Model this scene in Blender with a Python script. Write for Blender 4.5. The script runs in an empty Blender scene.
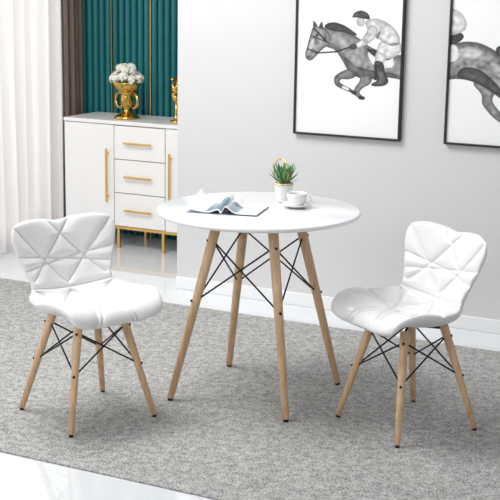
import bpy, bmesh, math, random
from mathutils import Vector, Matrix, noise as mnoise
random.seed(4)
sc = bpy.context.scene
try:
    sc.view_settings.view_transform = 'Standard'
    sc.view_settings.look = 'None'
except Exception as e:
    print(e)

# ---------------------------------------------------------------- materials
def mat(name, col, rough=0.5, metal=0.0, noise=None, bump=None, coat=0.0, spec=0.5, trans=0.0):
    m = bpy.data.materials.new(name); m.use_nodes = True
    nt = m.node_tree; b = nt.nodes['Principled BSDF']
    b.inputs['Base Color'].default_value = (*col, 1)
    b.inputs['Roughness'].default_value = rough
    b.inputs['Metallic'].default_value = metal
    b.inputs['Specular IOR Level'].default_value = spec
    b.inputs['Coat Weight'].default_value = coat
    b.inputs['Coat Roughness'].default_value = 0.12
    b.inputs['Transmission Weight'].default_value = trans
    tc = nt.nodes.new('ShaderNodeTexCoord')
    if noise:
        scale, col2, stretch = noise
        mp = nt.nodes.new('ShaderNodeMapping'); mp.inputs['Scale'].default_value = stretch
        nz = nt.nodes.new('ShaderNodeTexNoise'); nz.inputs['Scale'].default_value = scale
        nz.inputs['Detail'].default_value = 4
        rp = nt.nodes.new('ShaderNodeValToRGB')
        rp.color_ramp.elements[0].position = 0.35; rp.color_ramp.elements[1].position = 0.65
        rp.color_ramp.elements[0].color = (*col, 1); rp.color_ramp.elements[1].color = (*col2, 1)
        nt.links.new(tc.outputs['Object'], mp.inputs[0]); nt.links.new(mp.outputs[0], nz.inputs['Vector'])
        nt.links.new(nz.outputs['Fac'], rp.inputs[0]); nt.links.new(rp.outputs[0], b.inputs['Base Color'])
    if bump:
        scale, st, dist = bump
        n2 = nt.nodes.new('ShaderNodeTexNoise'); n2.inputs['Scale'].default_value = scale
        n2.inputs['Detail'].default_value = 3
        bp = nt.nodes.new('ShaderNodeBump'); bp.inputs['Strength'].default_value = st
        bp.inputs['Distance'].default_value = dist
        nt.links.new(tc.outputs['Object'], n2.inputs['Vector'])
        nt.links.new(n2.outputs['Fac'], bp.inputs['Height']); nt.links.new(bp.outputs[0], b.inputs['Normal'])
    return m

M = {}
M['wall'] = mat('wall_grey_paint', (0.655, 0.655, 0.665), 0.85, bump=(300, 0.08, 0.001))
M['walllt'] = mat('wall_light_paint', (0.75, 0.75, 0.76), 0.8, bump=(300, 0.08, 0.001))
M['trim'] = mat('trim_white', (0.85, 0.86, 0.87), 0.4, bump=(80, 0.03, 0.001))
M['teal'] = mat('teal_panel', (0.008, 0.13, 0.145), 0.42, noise=(3, (0.014, 0.175, 0.19), (4, 4, 0.3)))
M['tealgap'] = mat('teal_groove', (0.003, 0.04, 0.046), 0.6, bump=(50, 0.05, 0.001))
M['gold'] = mat('brushed_gold', (0.78, 0.50, 0.16), 0.28, 1.0, bump=(150, 0.05, 0.001))
M['golddk'] = mat('antique_gold', (0.60, 0.37, 0.09), 0.22, 1.0, bump=(60, 0.2, 0.002))
M['cab'] = mat('cabinet_white_lacquer', (0.83, 0.825, 0.82), 0.3, coat=0.2, bump=(40, 0.02, 0.001))
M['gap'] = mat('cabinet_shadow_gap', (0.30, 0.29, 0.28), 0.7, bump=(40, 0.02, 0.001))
M['top'] = mat('table_white_lacquer', (0.80, 0.81, 0.83), 0.22, coat=0.3, bump=(40, 0.01, 0.001))
M['leather'] = mat('white_leatherette', (0.80, 0.80, 0.805), 0.33, coat=0.35, bump=(240, 0.15, 0.001))
M['wood'] = mat('beech_wood', (0.60, 0.38, 0.215), 0.45, noise=(22, (0.76, 0.52, 0.32), (4, 4, 0.22)))
M['black'] = mat('black_metal', (0.018, 0.018, 0.02), 0.4, 0.6, bump=(90, 0.05, 0.001))
M['frame'] = mat('black_frame', (0.012, 0.012, 0.014), 0.4, bump=(90, 0.05, 0.001))
M['print'] = mat('print_paper', (0.84, 0.845, 0.85), 0.55, bump=(200, 0.02, 0.001))
M['taupe'] = mat('taupe_curtain', (0.15, 0.105, 0.09), 0.85, noise=(20, (0.19, 0.135, 0.115), (6, 6, 0.4)))
M['leaf'] = mat('leaf_green', (0.05, 0.17, 0.05), 0.4, noise=(30, (0.12, 0.30, 0.09), (1, 1, 1)))
M['petal'] = mat('white_petal', (0.84, 0.82, 0.72), 0.6, noise=(40, (0.92, 0.91, 0.84), (1, 1, 1)))
M['ceram'] = mat('white_ceramic', (0.84, 0.84, 0.84), 0.15, coat=0.4, bump=(20, 0.01, 0.001))
M['coffee'] = mat('coffee', (0.10, 0.04, 0.015), 0.2, bump=(20, 0.01, 0.001))
M['page'] = mat('magazine_page', (0.82, 0.83, 0.85), 0.45, bump=(60, 0.02, 0.001))
M['pgblue'] = mat('magazine_photo_blue', (0.09, 0.14, 0.20), 0.35, noise=(18, (0.35, 0.45, 0.52), (1, 1, 1)))
M['pggrey'] = mat('magazine_text_grey', (0.35, 0.40, 0.45), 0.5, noise=(60, (0.7, 0.72, 0.75), (1, 1, 1)))

def art_mat():
    m = bpy.data.materials.new('printed_photo_ink'); m.use_nodes = True
    nt = m.node_tree; b = nt.nodes['Principled BSDF']
    a = nt.nodes.new('ShaderNodeVertexColor'); a.layer_name = 'ink'
    nt.links.new(a.outputs['Color'], b.inputs['Base Color']); b.inputs['Roughness'].default_value = 0.55
    return m
M['art'] = art_mat()

def floor_mat():
    m = bpy.data.materials.new('polished_white_tile'); m.use_nodes = True
    nt = m.node_tree; b = nt.nodes['Principled BSDF']
    tc = nt.nodes.new('ShaderNodeTexCoord')
    br = nt.nodes.new('ShaderNodeTexBrick'); br.offset = 0
    br.inputs['Scale'].default_value = 1.0; br.inputs['Brick Width'].default_value = 0.8
    br.inputs['Row Height'].default_value = 0.8; br.inputs['Mortar Size'].default_value = 0.0012
    br.inputs['Color1'].default_value = (0.75, 0.775, 0.80, 1); br.inputs['Color2'].default_value = (0.76, 0.785, 0.805, 1)
    br.inputs['Mortar'].default_value = (0.68, 0.70, 0.72, 1)
    nt.links.new(tc.outputs['Object'], br.inputs['Vector']); nt.links.new(br.outputs['Color'], b.inputs['Base Color'])
    b.inputs['Roughness'].default_value = 0.06
    b.inputs['Coat Weight'].default_value = 0.5; b.inputs['Coat Roughness'].default_value = 0.03
    return m
M['floor'] = floor_mat()

def rug_mat():
    m = bpy.data.materials.new('grey_woven_rug'); m.use_nodes = True
    nt = m.node_tree; b = nt.nodes['Principled BSDF']
    tc = nt.nodes.new('ShaderNodeTexCoord')
    n1 = nt.nodes.new('ShaderNodeTexNoise'); n1.inputs['Scale'].default_value = 170; n1.inputs['Detail'].default_value = 2
    mp = nt.nodes.new('ShaderNodeMapping'); mp.inputs['Scale'].default_value = (0.8, 1.1, 1)
    n2 = nt.nodes.new('ShaderNodeTexNoise'); n2.inputs['Scale'].default_value = 40; n2.inputs['Detail'].default_value = 5
    mx = nt.nodes.new('ShaderNodeMix'); mx.data_type = 'FLOAT'; mx.inputs[0].default_value = 0.33
    rp = nt.nodes.new('ShaderNodeValToRGB')
    rp.color_ramp.elements[0].position = 0.37; rp.color_ramp.elements[1].position = 0.62
    rp.color_ramp.elements[0].color = (0.155, 0.155, 0.152, 1); rp.color_ramp.elements[1].color = (0.57, 0.57, 0.56, 1)
    nt.links.new(tc.outputs['Object'], mp.inputs[0]); nt.links.new(mp.outputs[0], n1.inputs['Vector'])
    nt.links.new(tc.outputs['Object'], n2.inputs['Vector'])
    nt.links.new(n1.outputs['Fac'], mx.inputs[2]); nt.links.new(n2.outputs['Fac'], mx.inputs[3])
    nt.links.new(mx.outputs[0], rp.inputs[0]); nt.links.new(rp.outputs[0], b.inputs['Base Color'])
    bp = nt.nodes.new('ShaderNodeBump'); bp.inputs['Strength'].default_value = 0.6; bp.inputs['Distance'].default_value = 0.005
    nt.links.new(mx.outputs[0], bp.inputs['Height']); nt.links.new(bp.outputs[0], b.inputs['Normal'])
    b.inputs['Roughness'].default_value = 0.95; b.inputs['Specular IOR Level'].default_value = 0.1
    return m
M['rug'] = rug_mat()

def sheer_mat():
    m = bpy.data.materials.new('sheer_white_fabric'); m.use_nodes = True
    nt = m.node_tree; nt.nodes.remove(nt.nodes['Principled BSDF'])
    out = [n for n in nt.nodes if n.type == 'OUTPUT_MATERIAL'][0]
    d = nt.nodes.new('ShaderNodeBsdfDiffuse'); d.inputs[0].default_value = (0.83, 0.81, 0.80, 1)
    t = nt.nodes.new('ShaderNodeBsdfTranslucent'); t.inputs[0].default_value = (0.86, 0.84, 0.83, 1)
    tr = nt.nodes.new('ShaderNodeBsdfTransparent')
    nz = nt.nodes.new('ShaderNodeTexNoise'); nz.inputs['Scale'].default_value = 400
    mr = nt.nodes.new('ShaderNodeMapRange'); mr.inputs[3].default_value = 0.04; mr.inputs[4].default_value = 0.18
    m1 = nt.nodes.new('ShaderNodeMixShader'); m1.inputs[0].default_value = 0.36
    m2 = nt.nodes.new('ShaderNodeMixShader')
    nt.links.new(nz.outputs[0], mr.inputs[0]); nt.links.new(mr.outputs[0], m2.inputs[0])
    nt.links.new(d.outputs[0], m1.inputs[1]); nt.links.new(t.outputs[0], m1.inputs[2])
    nt.links.new(m1.outputs[0], m2.inputs[1]); nt.links.new(tr.outputs[0], m2.inputs[2])
    nt.links.new(m2.outputs[0], out.inputs[0])
    return m
M['sheer'] = sheer_mat()

# ---------------------------------------------------------------- mesh helpers
def newobj(name, bm, mats, parent=None, smooth=False, loc=None, rotz=0.0):
    me = bpy.data.meshes.new(name)
    bmesh.ops.recalc_face_normals(bm, faces=bm.faces[:])
    bm.to_mesh(me); bm.free()
    for mm in (mats if isinstance(mats, (list, tuple)) else [mats]):
        me.materials.append(M[mm])
    if smooth:
        for p in me.polygons: p.use_smooth = True
    ob = bpy.data.objects.new(name, me); sc.collection.objects.link(ob)
    if loc is not None: ob.location = loc
    ob.rotation_euler[2] = rotz
    if parent:
        ob.parent = parent
        ob.location.z -= parent.get('lift', 0.0)
    return ob

def empty(name, loc=(0, 0, 0), rotz=0.0, lift=0.0):
    e = bpy.data.objects.new(name, None); sc.collection.objects.link(e)
    e.location = (loc[0], loc[1], loc[2] + lift); e.rotation_euler[2] = rotz; e.empty_display_size = 0.1
    e['lift'] = lift
    return e

def box(bm, x0, x1, y0, y1, z0, z1, mi=0, bev=0.0):
    r = bmesh.ops.create_cube(bm, size=1.0)
    vs = r['verts']
    for v in vs:
        v.co = Vector(((x0 + x1) / 2 + v.co.x * (x1 - x0), (y0 + y1) / 2 + v.co.y * (y1 - y0), (z0 + z1) / 2 + v.co.z * (z1 - z0)))
    fs = set(f for v in vs for f in v.link_faces)
    for f in fs: f.material_index = mi
    if bev > 0:
        es = list(set(e for v in vs for e in v.link_edges))
        r2 = bmesh.ops.bevel(bm, geom=es, offset=bev, segments=2, affect='EDGES', profile=0.5)
        for f in r2['faces']: f.material_index = mi

def tube(bm, p0, p1, r0, r1, seg=16, mi=0, smooth=True, capround=False):
    p0, p1 = Vector(p0), Vector(p1)
    d = (p1 - p0); L = d.length
    q = d.to_track_quat('Z', 'Y').to_matrix().to_4x4()
    rings = [(0, r0), (L, r1)]
    if capround:
        rings = [(0, r0 * 0.75), (r0 * 0.25, r0), (L - r1 * 0.3, r1), (L, r1 * 0.7)]
    lat = []
    for (h, r) in rings:
        lat.append([bm.verts.new(p0 + q @ Vector((r * math.cos(2 * math.pi * i / seg), r * math.sin(2 * math.pi * i / seg), h))) for i in range(seg)])
    for a, b in zip(lat[:-1], lat[1:]):
        for i in range(seg):
            f = bm.faces.new((a[i], a[(i + 1) % seg], b[(i + 1) % seg], b[i])); f.material_index = mi; f.smooth = smooth
    f = bm.faces.new(lat[0][::-1]); f.material_index = mi
    f = bm.faces.new(lat[-1]); f.material_index = mi

def lathe(bm, prof, seg=48, mi=0, c=(0, 0, 0)):
    c = Vector(c); lat = []
    for (r, z) in prof:
        if r < 1e-5:
            lat.append([bm.verts.new(c + Vector((0, 0, z)))])
        else:
            lat.append([bm.verts.new(c + Vector((r * math.cos(2 * math.pi * i / seg), r * math.sin(2 * math.pi * i / seg), z))) for i in range(seg)])
    for a, b in zip(lat[:-1], lat[1:]):
        for i in range(seg):
            j = (i + 1) % seg
            if len(a) == 1 and len(b) == 1: continue
            if len(a) == 1: vs = (a[0], b[j], b[i])
            elif len(b) == 1: vs = (a[i], a[j], b[0])
            else: vs = (a[i], a[j], b[j], b[i])
            f = bm.faces.new(vs); f.material_index = mi; f.smooth = True

def path_tube(bm, pts, r, seg=10, mi=0, closed=False):
    pts = [Vector(p) for p in pts]; n = len(pts); lat = []
    for k, p in enumerate(pts):
        if closed: t = pts[(k + 1) % n] - pts[k - 1]
        else: t = pts[min(k + 1, n - 1)] - pts[max(k - 1, 0)]
        q = t.to_track_quat('Z', 'Y').to_matrix()
        rr = r[k] if isinstance(r, (list, tuple)) else r
        lat.append([bm.verts.new(p + q @ Vector((rr * math.cos(2 * math.pi * i / seg), rr * math.sin(2 * math.pi * i / seg), 0))) for i in range(seg)])
    for a, b in zip(lat[:-1], lat[1:]):
        for i in range(seg):
            f = bm.faces.new((a[i], a[(i + 1) % seg], b[(i + 1) % seg], b[i])); f.material_index = mi; f.smooth = True
    if closed:
        a, b = lat[-1], lat[0]
        off = min(range(seg), key=lambda o: (a[0].co - b[o].co).length)
        for i in range(seg):
            f = bm.faces.new((a[i], a[(i + 1) % seg], b[(i + 1 + off) % seg], b[(i + off) % seg])); f.material_index = mi; f.smooth = True
    else:
        bm.faces.new(lat[0][::-1]).material_index = mi; bm.faces.new(lat[-1]).material_index = mi

def torus(bm, c, R, r, axis='Y', mi=0, n=40, sx=1.0, rot=0.0):
    pts = []
    for i in range(n):
        a = 2 * math.pi * i / n
        p = Vector((R * sx * math.cos(a), 0, R * math.sin(a)))
        if axis == 'Z': p = Vector((p.x, p.z, 0))
        p = Matrix.Rotation(rot, 3, 'Z') @ p
        pts.append(Vector(c) + p)
    path_tube(bm, pts, r, 10, mi, closed=True)

# ---------------------------------------------------------------- ROOM (x right along grey wall, y away)
XL = -1.35; YB = 1.08; XR = 4.6; YF = -6.2; H = 2.75
bm = bmesh.new(); box(bm, XL - 0.12, XR, YF, YB + 0.12, -0.08, 0.0); newobj('floor', bm, 'floor')
bm = bmesh.new(); box(bm, 0.0, XR, 0.0, YB + 0.12, 0.0, H); newobj('wall_right', bm, 'wall')
bm = bmesh.new(); box(bm, 0.0, XR, -0.014, 0.0, 0.0, 0.066, bev=0.003); newobj('baseboard_right', bm, 'trim')
bm = bmesh.new(); box(bm, XL - 0.12, 0.0, YB, YB + 0.12, 0.0, H)
newobj('wall_back', bm, 'walllt')
bm = bmesh.new()
x = XL + 0.005; k = 0
box(bm, XL, 0.0, YB - 0.010, YB, 0.0, H, 2)
while x < -0.05:
    if k % 7 == 6:
        box(bm, x + 0.001, x + 0.006, YB - 0.030, YB - 0.010, 0.0, H, 1); x += 0.009
    else:
        n = 8; w = 0.038
        pr = [(x, YB - 0.010)] + [(x + w * i / n, YB - 0.020 - 0.018 * math.sin(math.pi * i / n) ** 0.7) for i in range(n + 1)] + [(x + w, YB - 0.010)]
        lo = [bm.verts.new((a, b, 0.0)) for a, b in pr]; hi = [bm.verts.new((a, b, H)) for a, b in pr]
        for i in range(len(pr) - 1):
            f = bm.faces.new((lo[i], lo[i + 1], hi[i + 1], hi[i])); f.material_index = 0; f.smooth = True
        x += w + 0.007
    k += 1
newobj('trim_1', bm, ['teal', 'gold', 'tealgap'])
wy0, wy1, wz0, wz1 = -2.2, 0.78, 0.12, 2.45
bm = bmesh.new()
box(bm, XL - 0.12, XL, wy1, YB, 0, H); box(bm, XL - 0.12, XL, YF, wy0, 0, H)
box(bm, XL - 0.12, XL, wy0, wy1, 0, wz0); box(bm, XL - 0.12, XL, wy0, wy1, wz1, H)
newobj('wall_left', bm, 'walllt')
bm = bmesh.new()
fx0, fx1 = XL - 0.09, XL - 0.04
for yy in (wy0, wy0 + 0.73, wy0 + 1.47, wy0 + 2.2, wy1 - 0.05):
    box(bm, fx0, fx1, yy, yy + 0.05, wz0, wz1, bev=0.004)
box(bm, fx0, fx1, wy0, wy1, wz0, wz0 + 0.05, bev=0.004); box(bm, fx0, fx1, wy0, wy1, wz1 - 0.05, wz1, bev=0.004)
newobj('window_1', bm, 'trim')

def curtain(name, m, y0, y1, xc, amp, waves, z0, z1, seed=0):
    rnd = random.Random(seed); bm = bmesh.new()
    n = int(waves * 16); nz = 16; cols = []
    ph = [rnd.uniform(-.5, .5) for _ in range(60)]
    for i in range(n + 1):
        t = i / n; col = []
        for j in range(nz + 1):
            s = j / nz
            a = amp * (0.75 + 0.35 * math.sin(t * waves * 1.7 + ph[3]))
            xx = xc + a * math.sin(2 * math.pi * (t * waves) + 0.7 * math.sin(5 * t + ph[1]) + 0.25 * math.sin(3 * s + ph[4]))
            yy = y0 + (y1 - y0) * t + 0.008 * math.sin(4 * s + i * .05)
            col.append(bm.verts.new((xx, yy, z0 + (z1 - z0) * s)))
        cols.append(col)
    for i in range(n):
        for j in range(nz):
            f = bm.faces.new((cols[i][j], cols[i + 1][j], cols[i + 1][j + 1], cols[i][j + 1])); f.smooth = True
    return newobj(name, bm, m, smooth=True)
curtain('sheer_curtain', 'sheer', -1.9, 0.80, XL + 0.09, 0.034, 24, 0.015, 2.6, 1)
cu = curtain('drape_curtain', 'taupe', 0.80, 1.02, XL + 0.10, 0.03, 4, 0.015, 2.6, 2)
bm = bmesh.new(); tube(bm, (XL + 0.095, -2.1, 2.62), (XL + 0.095, 1.04, 2.62), 0.014, 0.014)
for yy in (-2.0, -0.5, 0.9):
    tube(bm, (XL, yy, 2.62), (XL + 0.095, yy, 2.62), 0.008, 0.008)
newobj('curtain_rod', bm, 'gold')

# rug
RZ = 0.006
bm = bmesh.new(); box(bm, -1.15, 4.2, -2.30, -0.30, 0.0005, RZ, bev=0.002); newobj('area_rug', bm, 'rug')

# ---------------------------------------------------------------- framed prints (flat printed sheets, tones stored per point of the sheet)
def smoothp(pts, it=2):
    for _ in range(it):
        out = []
        for i in range(len(pts)):
            a, b = pts[i], pts[(i + 1) % len(pts)]
            out.append((a[0] * .78 + b[0] * .22, a[1] * .78 + b[1] * .22)); out.append((a[0] * .22 + b[0] * .78, a[1] * .22 + b[1] * .78))
        pts = out
    return pts
def ell(cx, cy, rx, ry, n=18, rot=0):
    return [(cx + rx * math.cos(t) * math.cos(rot) - ry * math.sin(t) * math.sin(rot), cy + rx * math.cos(t) * math.sin(rot) + ry * math.sin(t) * math.cos(rot)) for t in [2 * math.pi * i / n for i in range(n)]]
def inside(px, py, P):
    c = False; n = len(P); j = n - 1
    for i in range(n):
        xi, yi = P[i]; xj, yj = P[j]
        if (yi > py) != (yj > py) and px < (xj - xi) * (py - yi) / (yj - yi) + xi: c = not c
        j = i
    return c
def edist(px, py, P):
    best = 1e9; n = len(P)
    for i in range(n):
        ax, ay = P[i]; bx, by = P[(i + 1) % n]; dx, dy = bx - ax, by - ay
        l2 = dx * dx + dy * dy + 1e-12
        t = max(0, min(1, ((px - ax) * dx + (py - ay) * dy) / l2))
        d = (px - ax - t * dx) ** 2 + (py - ay - t * dy) ** 2
        if d < best: best = d
    return math.sqrt(best)
KU, KV = 0.00516, 0.00468
def framed(name, x0, x1, z0, z1, polys):
    e = empty(name, ((x0 + x1) / 2, -0.001, z0))
    ox, oz = (x0 + x1) / 2, z0
    bm = bmesh.new(); w = 0.010; d = 0.025
    X0, X1, Z1 = x0 - ox, x1 - ox, z1 - oz
    box(bm, X0, X1, -d, 0, 0, w, bev=0.002); box(bm, X0, X1, -d, 0, Z1 - w, Z1, bev=0.002)
    box(bm, X0, X0 + w, -d, 0, w, Z1 - w, bev=0.002); box(bm, X1 - w, X1, -d, 0, w, Z1 - w, bev=0.002)
    newobj('frame', bm, 'frame', e)
    bm = bmesh.new(); box(bm, X0 + w, X1 - w, -0.012, -0.004, w, Z1 - w); newobj('backing_board', bm, 'print', e)
    nx, nz = 250, 330
    me = bpy.data.meshes.new('printed_photo')
    xs = [X0 + w + (X1 - X0 - 2 * w) * i / nx for i in range(nx + 1)]; zs = [w + (Z1 - 2 * w) * j / nz for j in range(nz + 1)]
    verts = [(xx, -0.0145, zz) for zz in zs for xx in xs]
    faces = [(j * (nx + 1) + i, j * (nx + 1) + i + 1, (j + 1) * (nx + 1) + i + 1, (j + 1) * (nx + 1) + i) for j in range(nz) for i in range(nx)]
    me.from_pydata(verts, [], faces)
    val = [0.86] * len(verts)
    for (tone, rel, rw, P) in polys:
        xs0, xs1 = min(p[0] for p in P), max(p[0] for p in P); ys0, ys1 = min(p[1] for p in P), max(p[1] for p in P)
        for j, zz in enumerate(zs):
            v = 133 - zz / KV
            if v < ys0 or v > ys1: continue
            for i, xx in enumerate(xs):
                u = (xx - X0) / KU
                if u < xs0 or u > xs1 or not inside(u, v, P): continue
                dd = edist(u, v, P)
                n = mnoise.noise(Vector((u * 0.22, v * 0.22, 0.3 + tone * 7)))
                n2 = mnoise.noise(Vector((u * 0.9, v * 0.5, 3.1)))
                s = min(1, dd / rw)
                t = tone + rel * (s * s * (3 - 2 * s)) * (0.75 + 0.9 * n) + tone * 0.25 * n2
                k = min(1, dd / 0.5 + 0.25)
                idx = j * (nx + 1) + i
                val[idx] = val[idx] * (1 - k) + max(0.008, min(0.85, t)) * k
    ca = me.color_attributes.new('ink', 'FLOAT_COLOR', 'POINT')
    flat = []
    for v in val: flat += [v, v * 1.005, v * 1.015, 1]
    ca.data.foreach_set('color', flat)
    me.materials.append(M['art'])
    ob = bpy.data.objects.new('printed_photo', me); sc.collection.objects.link(ob); ob.parent = e
    return e
def pl(tone, rel, rw, pts, it=2):
    Q = [(p[0] - 295 - (133 + 0.0755 * (p[0] - 295) - p[1]) * 0.035, 133 - (133 + 0.0755 * (p[0] - 295) - p[1]) * (0.00479 - 0.0000032 * (p[0] - 295)) / KV) for p in pts]
    return (tone, rel, rw, smoothp(Q, it))
horse = [
 pl(0.10, 0.20, 8, [(322, 27), (334, 24), (347, 26), (360, 34), (372, 44), (388, 50), (410, 52), (412, 80), (398, 76), (384, 74), (372, 78), (360, 76), (350, 69), (345, 59), (338, 48), (330, 46), (324, 42)]),
 pl(0.05, 0.10, 4, [(345, 52), (356, 62), (372, 68), (398, 70), (398, 76), (384, 74), (372, 78), (360, 76), (350, 69)]),
 pl(0.28, 0.18, 4, [(338, 33), (348, 35), (353, 46), (348, 48), (341, 42)]),
 pl(0.22, 0.18, 4, [(352, 50), (362, 52), (368, 62), (360, 66), (352, 60)]),
 pl(0.09, 0.22, 4, [(316, 24), (327, 26), (334, 33), (333, 43), (325, 48), (319, 55), (314, 60), (309, 59), (307, 54), (310, 44), (313, 33)]),
 pl(0.45, 0.1, 2, [(313, 40), (317, 36), (317, 44), (312, 52), (310.5, 50)]),
 pl(0.03, 0.05, 2, [(315.5, 27), (316, 18), (321.5, 25)], 1), pl(0.03, 0.05, 2, [(321, 26), (325, 18.5), (327, 28)], 1),
 pl(0.015, 0.04, 3, [(326, 25), (331, 21), (338, 20), (348, 23), (362, 33), (354, 33), (346, 30), (340, 30), (333, 29)]),
 pl(0.01, 0, 2, ell(320, 34, 1.5, 1.2), 0), pl(0.01, 0, 2, ell(311, 56, 1.0, 1.4), 0),
 pl(0.02, 0, 1, [(310, 47), (323, 51), (322.5, 52.6), (309.5, 48.8)], 0), pl(0.02, 0, 1, [(317, 26), (331, 40), (330, 42), (315.5, 27.5)], 0), pl(0.02, 0, 1, [(314, 34), (331, 40), (331, 41.5), (313.6, 35.5)], 0),
 pl(0.02, 0, 1, [(318, 51), (338, 49), (358, 42), (358, 43.6), (339, 51), (318, 52.8)], 0),
 pl(0.05, 0.14, 3, [(352, 66), (360, 74), (352, 78), (343, 77.5), (342, 81), (352, 86), (358, 90), (355, 92), (346, 88.5), (337, 84), (336, 76), (341, 71)]),
 pl(0.09, 0.16, 3, [(362, 72), (375, 74), (373, 82), (365, 86), (361, 91), (366, 95), (362, 97.5), (355.5, 93), (357, 85), (362, 80)]),
 pl(0.70, 0.1, 2, [(345.5, 83.5), (352, 87), (350.5, 89.5), (344, 86.5)], 1), pl(0.01, 0.02, 2, [(354, 88), (360, 90), (358, 94), (353, 92)], 1), pl(0.01, 0.02, 2, [(361, 94), (368, 95), (366, 99), (360, 97.5)], 1),
 pl(0.70, 0.12, 3, [(368, 46), (394, 50), (396, 66), (374, 64)]), pl(0.015, 0.04, 3, [(366, 45), (378, 47), (397, 49), (391, 58), (378, 56)]),
 pl(0.02, 0, 1, [(377, 62), (380.5, 62), (379, 78), (375.5, 78)], 0),
 pl(0.42, 0.34, 4, [(380, 38), (396, 34), (403, 40), (401, 51), (392, 55), (385, 57), (378, 51)]), 
 pl(0.40, 0.34, 4, [(378, 47), (389, 52), (385, 62), (376, 61)]),
 pl(0.012, 0.10, 4, [(376, 57), (385.5, 59), (386.5, 70), (391, 79), (386, 84), (374, 84.5), (372.5, 81.5), (380, 78), (376, 68)]),
 pl(0.34, 0.42, 5, [(366, 18), (378, 14), (391, 19), (401, 31), (401, 42), (388, 42), (378, 34), (370, 28)]),
 pl(0.30, 0.40, 3, [(372, 20), (381, 25), (377, 36), (365, 45), (356, 46.5), (355, 43), (366, 35)]),
 pl(0.16, 0.1, 2, [(377, 34), (381, 27), (383, 28), (380, 37)], 1), pl(0.2, 0.1, 2, [(390, 40), (400, 38), (400, 41), (391, 43)], 1),
 pl(0.30, 0.2, 2, ell(363, 19, 4.2, 5), 0), pl(0.012, 0.10, 3, [(354, 15.5), (357, 9.5), (364, 7), (371, 10), (373, 17), (366, 16), (360, 15)]),
 pl(0.03, 0.05, 2, [(352, 42), (359, 41), (360, 46.5), (353, 48)], 1),
]
framed('framed_horse_print', 0.660, 1.207, 0.864, 1.66, horse)
def pr2(tone, rel, rw, pts, it=2):
    Q = [(p[0] - 445 - (141 - p[1]) * 0.05, 133 - (141 + 0.09 * (p[0] - 445) - p[1]) * 0.0045 / KV) for p in pts]
    return (tone, rel, rw, smoothp(Q, it))
rump = [
 pr2(0.08, 0.24, 9, [(438, 56), (446, 44), (462, 38), (478, 40), (494, 50), (506, 64), (512, 78), (508, 90), (516, 100), (530, 112), (536, 121), (528, 124), (516, 113), (502, 102), (492, 93), (476, 80), (458, 75), (440, 78)]),
 pr2(0.10, 0.2, 4, [(478, 78), (492, 90), (488, 98), (496, 110), (506, 120), (500, 124), (488, 114), (479, 101), (480, 92), (470, 80)]),
 pr2(0.03, 0.08, 5, [(462, 63), (478, 66), (492, 80), (500, 93), (492, 93), (484, 86), (470, 78), (455, 74)]),
 pr2(0.32, 0.30, 4, [(456, 46), (470, 43), (484, 50), (476, 58), (458, 55)]),
 pr2(0.25, 0.25, 3, [(486, 58), (495, 62), (503, 74), (499, 80), (488, 70)]),
 pr2(0.015, 0.08, 3, [(492, 44), (508, 44), (522, 54), (536, 68), (522, 68), (510, 60), (500, 57), (492, 53)]),
 pr2(0.012, 0.03, 2, [(528, 120), (536, 119), (541, 126), (531, 128)], 1), pr2(0.012, 0.03, 2, [(499, 120), (506, 118), (512, 126), (502, 128)], 1),
 pr2(0.68, 0.12, 3, [(440, 42), (458, 40), (460, 58), (440, 60)]),
 pr2(0.02, 0.04, 3, [(440, 31), (460, 28), (465, 34), (458, 41), (440, 43)]),
 pr2(0.40, 0.35, 4, [(440, 4), (458, 6), (467, 18), (465, 30), (440, 34)]),
]
framed('framed_horse_print.001', 1.421, 1.968, 0.868, 1.66, rump)

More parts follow.
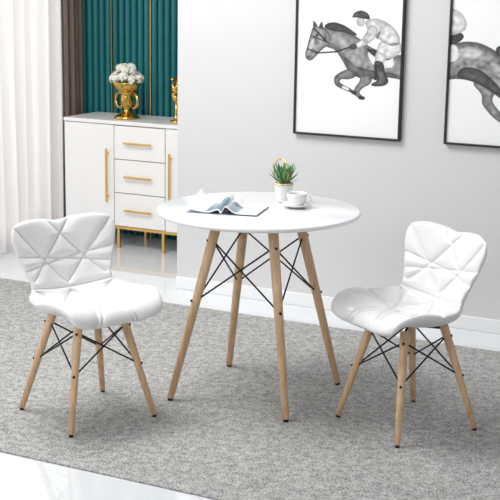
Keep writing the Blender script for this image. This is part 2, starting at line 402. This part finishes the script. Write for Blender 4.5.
# ---------------------------------------------------------------- sideboard
def sideboard():
    x0, x1, yf, yb = -1.165, -0.115, 0.67, 1.03
    e = empty('sideboard_cabinet', ((x0 + x1) / 2, (yf + yb) / 2, 0))
    W = x1 - x0; hw = W / 2; hd = (yb - yf) / 2
    zb, zt = 0.135, 0.765
    bm = bmesh.new()
    box(bm, -hw, hw, -hd + 0.018, hd, zb, zt - 0.022, 0)
    newobj('body', bm, ['cab'], e)
    bm = bmesh.new(); box(bm, -hw - 0.004, hw + 0.004, -hd - 0.004, hd, zt - 0.022, zt, bev=0.003); newobj('top_board', bm, 'cab', e)
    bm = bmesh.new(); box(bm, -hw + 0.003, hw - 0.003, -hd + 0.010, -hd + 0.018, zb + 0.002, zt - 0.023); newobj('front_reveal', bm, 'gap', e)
    t = W / 3; g = 0.0025
    zc0, zc1 = zb + 0.002, zt - 0.026
    bm = bmesh.new()
    box(bm, -hw, -hw + t - g, -hd, -hd + 0.016, zc0, zc1, bev=0.002); box(bm, hw - t + g, hw, -hd, -hd + 0.016, zc0, zc1, bev=0.002)
    newobj('doors', bm, 'cab', e)
    bm = bmesh.new(); dh = (zc1 - zc0) / 3
    for i in range(3):
        box(bm, -hw + t + g, hw - t - g, -hd, -hd + 0.016, zc0 + i * dh + g, zc0 + (i + 1) * dh - g, bev=0.002)
    newobj('drawers', bm, 'cab', e)
    bm = bmesh.new()
    for xx in (-hw + t - 0.04, hw - t + 0.04):
        box(bm, xx - 0.006, xx + 0.006, -hd - 0.028, -hd - 0.018, 0.28, 0.60, bev=0.002)
        for zz in (0.31, 0.57): box(bm, xx - 0.004, xx + 0.004, -hd - 0.02, -hd, zz - 0.005, zz + 0.005)
    for i in range(3):
        zz = zc0 + (i + 0.5) * dh
        box(bm, -0.095, 0.095, -hd - 0.028, -hd - 0.018, zz - 0.006, zz + 0.006, bev=0.002)
        for xx in (-0.07, 0.07): box(bm, xx - 0.004, xx + 0.004, -hd - 0.02, -hd, zz - 0.004, zz + 0.004)
    newobj('handles', bm, 'gold', e)
    bm = bmesh.new()
    r = 0.0085
    for yy in (-hd + 0.02, hd - 0.03):
        box(bm, -hw + 0.01, hw - 0.01, yy - r, yy + r, zb - 0.018, zb - 0.0005)
        for xx in (-hw + 0.02, -hw + t + 0.02, hw - t - 0.02, hw - 0.02):
            box(bm, xx - r, xx + r, yy - r, yy + r, 0, zb - 0.018)
    newobj('gold_legs', bm, 'gold', e)
    return zt
ZT = sideboard()

# flower vase on sideboard
e = empty('flower_vase', (-0.805, 0.80, ZT + 0.0005))
bm = bmesh.new()
lathe(bm, [(0, 0), (0.074, 0), (0.076, 0.008), (0.066, 0.018), (0.042, 0.03), (0.022, 0.042), (0.016, 0.055), (0.020, 0.07), (0.034, 0.09), (0.040, 0.112),
           (0.036, 0.135), (0.034, 0.148), (0.052, 0.165), (0.078, 0.190), (0.088, 0.213), (0.083, 0.223), (0.076, 0.213), (0.05, 0.18), (0.03, 0.17), (0, 0.168)], mi=0)
torus(bm, (-0.048, 0, 0.11), 0.044, 0.0095, mi=0, rot=-0.46)
torus(bm, (0.048, 0, 0.11), 0.044, 0.0095, mi=0, rot=-0.46)
newobj('gold_vase', bm, 'golddk', e)
bm = bmesh.new(); rnd = random.Random(3)
for k in range(15):
    ring = 10 if k < 10 else 5
    a = 2 * math.pi * k / ring; rr = 0.074 if k < 10 else 0.034
    c = Vector((rr * math.cos(a), rr * math.sin(a), (0.240 if k < 10 else 0.288) + rnd.uniform(-0.006, 0.012)))
    for i in range(46):
        d = Vector((rnd.gauss(0, 1), rnd.gauss(0, 1), rnd.gauss(0.2, 1))).normalized()
        ctr = c + d * 0.026
        q = d.to_track_quat('Z', 'Y').to_matrix()
        for p in range(4):
            an = p * math.pi / 2 + rnd.uniform(-.3, .3)
            dirp = q @ Vector((math.cos(an), math.sin(an), 0.25)); side = q @ Vector((-math.sin(an), math.cos(an), 0))
            vs = [bm.verts.new(ctr), bm.verts.new(ctr + dirp * 0.006 + side * 0.007), bm.verts.new(ctr + dirp * 0.012), bm.verts.new(ctr + dirp * 0.006 - side * 0.007)]
            bm.faces.new(vs)
    bmesh.ops.create_icosphere(bm, subdivisions=2, radius=0.025, matrix=Matrix.Translation(c))
newobj('hydrangea_blooms', bm, 'petal', e)
def leaf(bm, base, d, L, w, bend=0.3, mi=0, up=Vector((0, 0, 1))):
    d = Vector(d).normalized(); s = d.cross(up)
    if s.length < 0.05: s = Vector((1, 0, 0))
    s.normalize(); nrm = s.cross(d); rows = []
    for i in range(7):
        t = i / 6
        ww = w * (math.sin(math.pi * min(1, t * 0.92 + 0.08)) ** 0.8) if t < 1 else 0.0005
        p = Vector(base) + d * L * t - Vector((0, 0, 1)) * bend * L * t * t
        rows.append([bm.verts.new(p - s * ww), bm.verts.new(p - nrm * ww * 0.35), bm.verts.new(p + s * ww)])
    for a, b in zip(rows[:-1], rows[1:]):
        for j in range(2):
            f = bm.faces.new((a[j], a[j + 1], b[j + 1], b[j])); f.material_index = mi; f.smooth = True
bm = bmesh.new()
for k in range(26):
    a = 2 * math.pi * k / 26 + rnd.uniform(-.2, .2)
    leaf(bm, (0.06 * math.cos(a), 0.06 * math.sin(a), 0.212), (math.cos(a), math.sin(a), rnd.uniform(0.1, 1.3)), 0.07, 0.016, 0.4)
newobj('foliage', bm, 'leaf', e)

# gold bird-shaped ornament on the sideboard beside the wall corner
e = empty('gold_figurine', (-0.455, 0.78, ZT + 0.0005))
bm = bmesh.new()
lathe(bm, [(0, 0), (0.036, 0), (0.038, 0.006), (0.030, 0.014), (0.012, 0.022), (0.008, 0.05), (0.007, 0.12), (0, 0.122)], seg=28)
def zz_(pts, rs): path_tube(bm, [(a, b, c * 1.15 + 0.01) for a, b, c in pts], rs, 14)
zz_([(0.035, 0, 0.085), (0.02, 0, 0.095), (0.0, 0, 0.112), (-0.018, 0, 0.135), (-0.022, 0, 0.16), (-0.014, 0, 0.185), (-0.016, 0, 0.205), (-0.028, 0, 0.212), (-0.044, 0, 0.206)], [0.003, 0.012, 0.021, 0.020, 0.014, 0.009, 0.011, 0.009, 0.001])
zz_([(0.0, 0.012, 0.13), (0.022, 0.016, 0.160), (0.034, 0.014, 0.200), (0.030, 0.01, 0.245)], [0.008, 0.017, 0.013, 0.001])
zz_([(0.0, -0.012, 0.13), (0.014, -0.018, 0.165), (0.016, -0.016, 0.200), (0.006, -0.012, 0.235)], [0.008, 0.016, 0.012, 0.001])
newobj('bird_sculpture', bm, 'golddk', e)

# ---------------------------------------------------------------- dining table
TX, TY = 1.114, -1.320
TT = 0.742
e = empty('round_dining_table', (TX, TY, 0), 0, RZ)
R = 0.390
bm = bmesh.new()
lathe(bm, [(0, TT - 0.018), (R - 0.010, TT - 0.018), (R - 0.003, TT - 0.015), (R, TT - 0.009), (R - 0.002, TT - 0.003), (R - 0.008, TT), (0, TT)], seg=128)
newobj('table_top', bm, 'top', e)
bmw = bmesh.new(); bmb = bmesh.new()
tops, feet = [], []
for k in range(4):
    a = math.radians(45 + 90 * k); c, s = math.cos(a), math.sin(a)
    tp = Vector((0.165 * c, 0.165 * s, TT - 0.045)); ft = Vector((0.348 * c, 0.348 * s, RZ + 0.008))
    tops.append(tp); feet.append(ft)
    tube(bmw, ft, tp, 0.0135, 0.020, 24, capround=True)
    tube(bmb, (ft.x, ft.y, RZ + 0.0004), (ft.x, ft.y, RZ + 0.009), 0.010, 0.011, 16)
    tube(bmb, (0.14 * c, 0.14 * s, TT - 0.030), (0.172 * c, 0.172 * s, TT - 0.075), 0.006, 0.006, 10)
    tube(bmb, tp, tp + Vector((-0.01 * c, -0.01 * s, 0.027)), 0.012, 0.02, 14)
for k in range(4):
    j = (k + 1) % 4
    for (A, B) in ((k, j), (j, k)):
        tube(bmb, tops[A].lerp(feet[A], 0.10), tops[B].lerp(feet[B], 0.44), 0.0034, 0.0034, 8)
    for t in (0.10, 0.44):
        p = tops[k].lerp(feet[k], t); d = Vector((p.x, p.y, 0)).normalized()
        tube(bmb, p + d * 0.012, p + d * 0.023, 0.005, 0.005, 10)
box(bmb, -0.15, 0.15, -0.15, 0.15, TT - 0.022, TT - 0.0185)
newobj('wooden_legs', bmw, 'wood', e); newobj('metal_brace', bmb, 'black', e)

# ---------------------------------------------------------------- chairs
def catmull(P, t):
    n = len(P) - 1; x = t * n; i = min(int(x), n - 1); u = x - i
    g = lambda k: P[max(0, min(n, k))]
    p0, p1, p2, p3 = g(i - 1), g(i), g(i + 1), g(i + 2)
    return tuple(0.5 * ((2 * b) + (-a + c) * u + (2 * a - 5 * b + 4 * c - d) * u * u + (-a + 3 * b - 3 * c + d) * u ** 3) for a, b, c, d in zip(p0, p1, p2, p3))
PROF = [(0.196, 0.390), (0.178, 0.420), (0.115, 0.428), (0.038, 0.416), (-0.045, 0.414), (-0.108, 0.432), (-0.144, 0.480), (-0.165, 0.543), (-0.182, 0.606), (-0.197, 0.667), (-0.210, 0.719)]
WID = [(0.158,), (0.200,), (0.223,), (0.228,), (0.211,), (0.184,), (0.172,), (0.188,), (0.210,), (0.220,), (0.194,)]
NS = 200; _pts = [catmull(PROF, i / NS) for i in range(NS + 1)]
_L = [0.0]
for a, b in zip(_pts[:-1], _pts[1:]): _L.append(_L[-1] + math.hypot(b[0] - a[0], b[1] - a[1]))
LT = _L[-1]
def Lof(t):
    x = max(0, min(NS - 1e-6, t * NS)); i = int(x); return _L[i] + (_L[i + 1] - _L[i]) * (x - i)
SEAMS = []
def seam(x0, s0, x1, s1):
    SEAMS.append(((x0, s0), (x1, s1))); SEAMS.append(((-x0, s0), (-x1, s1)))
WS = Lof(0.58)
seam(0, WS + 0.01, 0.20, LT - 0.03); seam(0.15, WS + 0.03, -0.05, LT - 0.005); seam(-0.21, LT - 0.13, 0.0, LT - 0.155)
seam(0.0, LT - 0.155, 0.19, WS + 0.07)
seam(0, WS - 0.03, 0.195, 0.07); seam(0.16, WS - 0.04, -0.075, 0.0); seam(0.0, 0.175, 0.24, 0.175); seam(0.0, 0.175, 0.09, 0.0)
seam(0, WS - 0.01, 0.18, WS - 0.01)
def groove(x, s):
    g = 0
    for (a, b) in SEAMS:
        dx, dy = b[0] - a[0], b[1] - a[1]; l2 = dx * dx + dy * dy
        t = max(0, min(1, ((x - a[0]) * dx + (s - a[1]) * dy) / l2))
        d = math.hypot(x - a[0] - t * dx, s - a[1] - t * dy)
        g = max(g, 0.75 * math.exp(-(d / 0.0040) ** 2) + 0.7 * math.exp(-(d / 0.018) ** 2))
    return g
def shell_mesh():
    bm = bmesh.new(); NU, NT = 120, 190
    us = [math.sin(math.pi / 2 * (2 * i / NU - 1) * 0.999) * 0.35 + (2 * i / NU - 1) * 0.65 for i in range(NU + 1)]
    us = [u / us[-1] for u in us]
    front, back = [], []
    for j in range(NT + 1):
        tt = j / NT
        tt = 0.5 + 0.5 * (0.4 * math.sin(math.pi / 2 * (2 * tt - 1)) + 0.6 * (2 * tt - 1))
        rf, rb = [], []
        for i in range(NU + 1):
            u = us[i]; au = abs(u)
            t0 = 0.055 * au ** 3.5
            t1 = 1.0 - 0.028 * math.exp(-(au / 0.28) ** 2) - 0.05 * max(0, (au - 0.55) / 0.45) ** 2.5
            t = t0 + (t1 - t0) * tt
            f, z = catmull(PROF, t); f2, z2 = catmull(PROF, min(1, t + 0.01)); f1, z1 = catmull(PROF, max(0, t - 0.01))
            tx, tz = f2 - f1, z2 - z1; L = math.hypot(tx, tz); nx, nz = tz / L, -tx / L
            if nx * 1.0 + nz * 1.0 < 0: nx, nz = -nx, -nz
            w = catmull(WID, t)[0]
            x = u * w
            back_amt = max(0, min(1, (t - 0.5) / 0.25))
            curl = 0.050 * au ** 2.0
            curl *= (1 - 0.5 * max(0, 1 - t / 0.15))
            eu = (1 - au ** 7) ** 0.5 if au < 1 else 0; et = (1 - abs(2 * tt - 1) ** 14) ** 0.5 if abs(2 * tt - 1) < 1 else 0
            ed = eu * et
            s = Lof(t)
            gr = groove(x, s) * 0.0085 * min(1, ed * 1.3)
            offs = (0.030 - 0.004 * back_amt) * ed - gr
            bx = f + nx * curl; bz = z + nz * curl
            if i in (0, NU) or j in (0, NT):
                v = bm.verts.new((bx, x, bz)); rf.append(v); rb.append(v)
            else:
                rf.append(bm.verts.new((bx + nx * offs, x, bz + nz * offs)))
                o2 = (0.022 - 0.007 * back_amt) * ed
                rb.append(bm.verts.new((bx - nx * o2, x, bz - nz * o2)))
        front.append(rf); back.append(rb)
    for j in range(NT):
        for i in range(NU):
            for g, fl in ((front, False), (back, True)):
                vs = [g[j][i], g[j][i + 1], g[j + 1][i + 1], g[j + 1][i]]
                if fl: vs.reverse()
                try: fc = bm.faces.new(vs); fc.smooth = True
                except ValueError: pass
    return bm
chair_parts = None
def chair(loc, heading, name):
    global chair_parts
    e = empty(name, (loc[0], loc[1], 0), math.radians(heading), RZ)
    if chair_parts is None:
        seat = newobj('padded_seat_shell', shell_mesh(), 'leather', e, smooth=True)
        bw, bb = bmesh.new(), bmesh.new(); tp, ft = [], []
        for sx, sy in ((1, 1), (-1, 1), (-1, -1), (1, -1)):
            t = Vector((0.008 + 0.088 * sx, 0.092 * sy, 0.396)); f = Vector((0.178 * sx, 0.178 * sy, RZ + 0.008)); tp.append(t); ft.append(f)
            tube(bw, f, t, 0.0108, 0.0165, 20, capround=True)
            tube(bb, (f.x, f.y, RZ + 0.0004), (f.x, f.y, RZ + 0.009), 0.008, 0.009, 12)
            p = t.lerp(f, 0.10); d = Vector((p.x, p.y, 0)).normalized()
            tube(bb, p + d * 0.010, p + d * 0.021, 0.0045, 0.0045, 10)
        for k in range(4):
            j = (k + 1) % 4
            for A, B in ((k, j), (j, k)):
                tube(bb, tp[A].lerp(ft[A], 0.10), tp[B].lerp(ft[B], 0.48), 0.0032, 0.0032, 8)
            p = tp[k].lerp(ft[k], 0.48); d = Vector((p.x, p.y, 0)).normalized()
            tube(bb, p + d * 0.009, p + d * 0.019, 0.0045, 0.0045, 10)
        # cross plate screwed under the seat
        tube(bb, tp[0] + Vector((0, 0, -0.012)), tp[2] + Vector((0, 0, -0.012)), 0.005, 0.005, 8)
        tube(bb, tp[1] + Vector((0, 0, -0.012)), tp[3] + Vector((0, 0, -0.012)), 0.005, 0.005, 8)
        legs = newobj('wooden_legs', bw, 'wood', e); br = newobj('metal_brace', bb, 'black', e)
        chair_parts = (seat, legs, br)
    else:
        for o in chair_parts:
            c = o.copy(); c.data = o.data; c.parent = e; sc.collection.objects.link(c)
    return e
chair((0.672, -1.842), -24.6, 'dining_chair')
chair((1.755, -1.368), 238.0, 'dining_chair.001')

# ---------------------------------------------------------------- table items
def toroom(X, Y):
    dx, dy = X + 0.381, Y - 6.377
    return (0.896 * dx - 0.444 * dy, 0.444 * dx + 0.896 * dy)
TZ = TT + 0.0006
cx, cy = toroom(0.178, 4.74)
e = empty('coffee_cup', (cx, cy, TZ))
bm = bmesh.new(); lathe(bm, [(0, 0.003), (0.03, 0), (0.034, 0.002), (0.052, 0.009), (0.060, 0.014), (0.059, 0.016), (0.050, 0.012), (0.032, 0.006), (0, 0.006)]); newobj('saucer', bm, 'ceram', e)
bm = bmesh.new(); lathe(bm, [(0, 0.007), (0.022, 0.007), (0.026, 0.010), (0.036, 0.03), (0.040, 0.055), (0.0385, 0.056), (0.036, 0.05), (0.033, 0.03), (0.022, 0.013), (0, 0.012)], mi=0)
lathe(bm, [(0, 0.044), (0.0348, 0.044)], mi=1)
path_tube(bm, [(0.035, 0, 0.048), (0.052, 0, 0.05), (0.058, 0, 0.037), (0.05, 0, 0.024), (0.034, 0, 0.022)], 0.0035, 8, 0)
newobj('cup', bm, ['ceram', 'coffee'], e)
px, py = toroom(0.128, 4.86)
e = empty('potted_succulent', (px, py, TZ))
bm = bmesh.new()
lathe(bm, [(0, 0), (0.026, 0), (0.029, 0.004), (0.037, 0.070), (0.038, 0.075), (0.035, 0.076), (0.033, 0.066), (0, 0.064)], seg=32)
newobj('white_pot', bm, 'ceram', e)
bm = bmesh.new()
torus(bm, (-0.012, 0.0, 0.118), 0.050, 0.0030, rot=-0.5, sx=0.95); torus(bm, (0.0, 0.0, 0.070), 0.0385, 0.0022, axis='Z')
newobj('gold_wire_hoop', bm, 'gold', e)
bm = bmesh.new(); rnd = random.Random(8)
for k in range(30):
    a = 2.399 * k; el = 0.5 + 1.9 * (k / 30)
    leaf(bm, (0.008 * math.cos(a), 0.008 * math.sin(a), 0.066), (math.cos(a), math.sin(a), el * 1.2), 0.070 + 0.040 * (k / 30), 0.0080, 0.08)
newobj('succulent_leaves', bm, 'leaf', e)
mx_, my_ = toroom(-0.085, 4.66)
e = empty('open_magazine', (mx_, my_, TZ), math.radians(26.4 - 14))
bm = bmesh.new(); n = 48; nd = 20; hd = 0.098
def mz(t):
    if t < 0:
        a = -t; return 0.004 + 0.026 * math.exp(-((a - 0.12) / 0.16) ** 2) + 0.034 * a ** 3
    return 0.004 + 0.024 * math.exp(-((t - 0.10) / 0.18) ** 2)
g = []
for i in range(n + 1):
    t = 2 * i / n - 1; col = []
    for j in range(nd + 1):
        s = 2 * j / nd - 1
        lift = mz(t) * (1 + (0.5 * s if t < 0 else 0)) - (0.018 * math.exp(-(t / 0.05) ** 2))
        col.append(bm.verts.new((t * 0.135, s * hd, max(0.004, lift))))
    g.append(col)
for i in range(n):
    for j in range(nd):
        f = bm.faces.new((g[i][j], g[i + 1][j], g[i + 1][j + 1], g[i][j + 1])); f.smooth = True
        t = (2 * (i + .5) / n - 1); s = (2 * (j + .5) / nd - 1)
        f.material_index = 0
        if -0.50 < t < -0.04 and -0.95 < s < 0.6: f.material_index = 1
        if 0.04 < t < 0.40 and -0.95 < s < 0.3: f.material_index = 1
        if 0.5 < t < 0.92 and -0.7 < s < 0.6 and j % 2: f.material_index = 2
ob = newobj('pages', bm, ['page', 'pgblue', 'pggrey'], e)
sol = ob.modifiers.new('thickness', 'SOLIDIFY'); sol.thickness = 0.0022; sol.offset = -1
bm = bmesh.new(); box(bm, -0.137, 0.137, -0.1, 0.1, 0.0, 0.0010); newobj('cover', bm, 'pgblue', e)

# ---------------------------------------------------------------- lights
def area(name, loc, target, size, power, col=(1, 1, 1), sy=None):
    l = bpy.data.lights.new(name, 'AREA'); l.energy = power; l.color = col
    l.shape = 'RECTANGLE'; l.size = size; l.size_y = sy or size
    o = bpy.data.objects.new(name, l); sc.collection.objects.link(o); o.location = loc
    o.rotation_euler = (Vector(target) - Vector(loc)).to_track_quat('-Z', 'Y').to_euler()
    return o
area('window_daylight', (XL - 1.2, -0.4, 1.6), (0.2, -0.6, 0.8), 2.6, 80, (1.0, 0.985, 0.96), 2.2)
area('softbox_ceiling', (0.0, -1.8, 3.0), (1.2, -1.3, 0.0), 1.4, 85, (1, 0.995, 0.985))
area('softbox_front', (0.0, -5.4, 2.6), (0.8, -0.4, 0.8), 1.8, 44, (1, 1, 1))
w = bpy.data.worlds.new('world'); sc.world = w; w.use_nodes = True
w.node_tree.nodes['Background'].inputs[0].default_value = (0.98, 0.99, 1.0, 1)
w.node_tree.nodes['Background'].inputs[1].default_value = 0.45

# ---------------------------------------------------------------- camera
cam = bpy.data.cameras.new('camera'); co = bpy.data.objects.new('camera', cam); sc.collection.objects.link(co)
cam.sensor_width = 36; cam.lens = 90
co.matrix_world = Matrix.Translation((3.173, -5.545, 1.613)) @ Matrix.Rotation(math.radians(26.36), 4, 'Z') @ Matrix.Rotation(math.radians(90 - 12.4), 4, 'X') @ Matrix.Rotation(0.016, 4, 'Z')
sc.camera = co
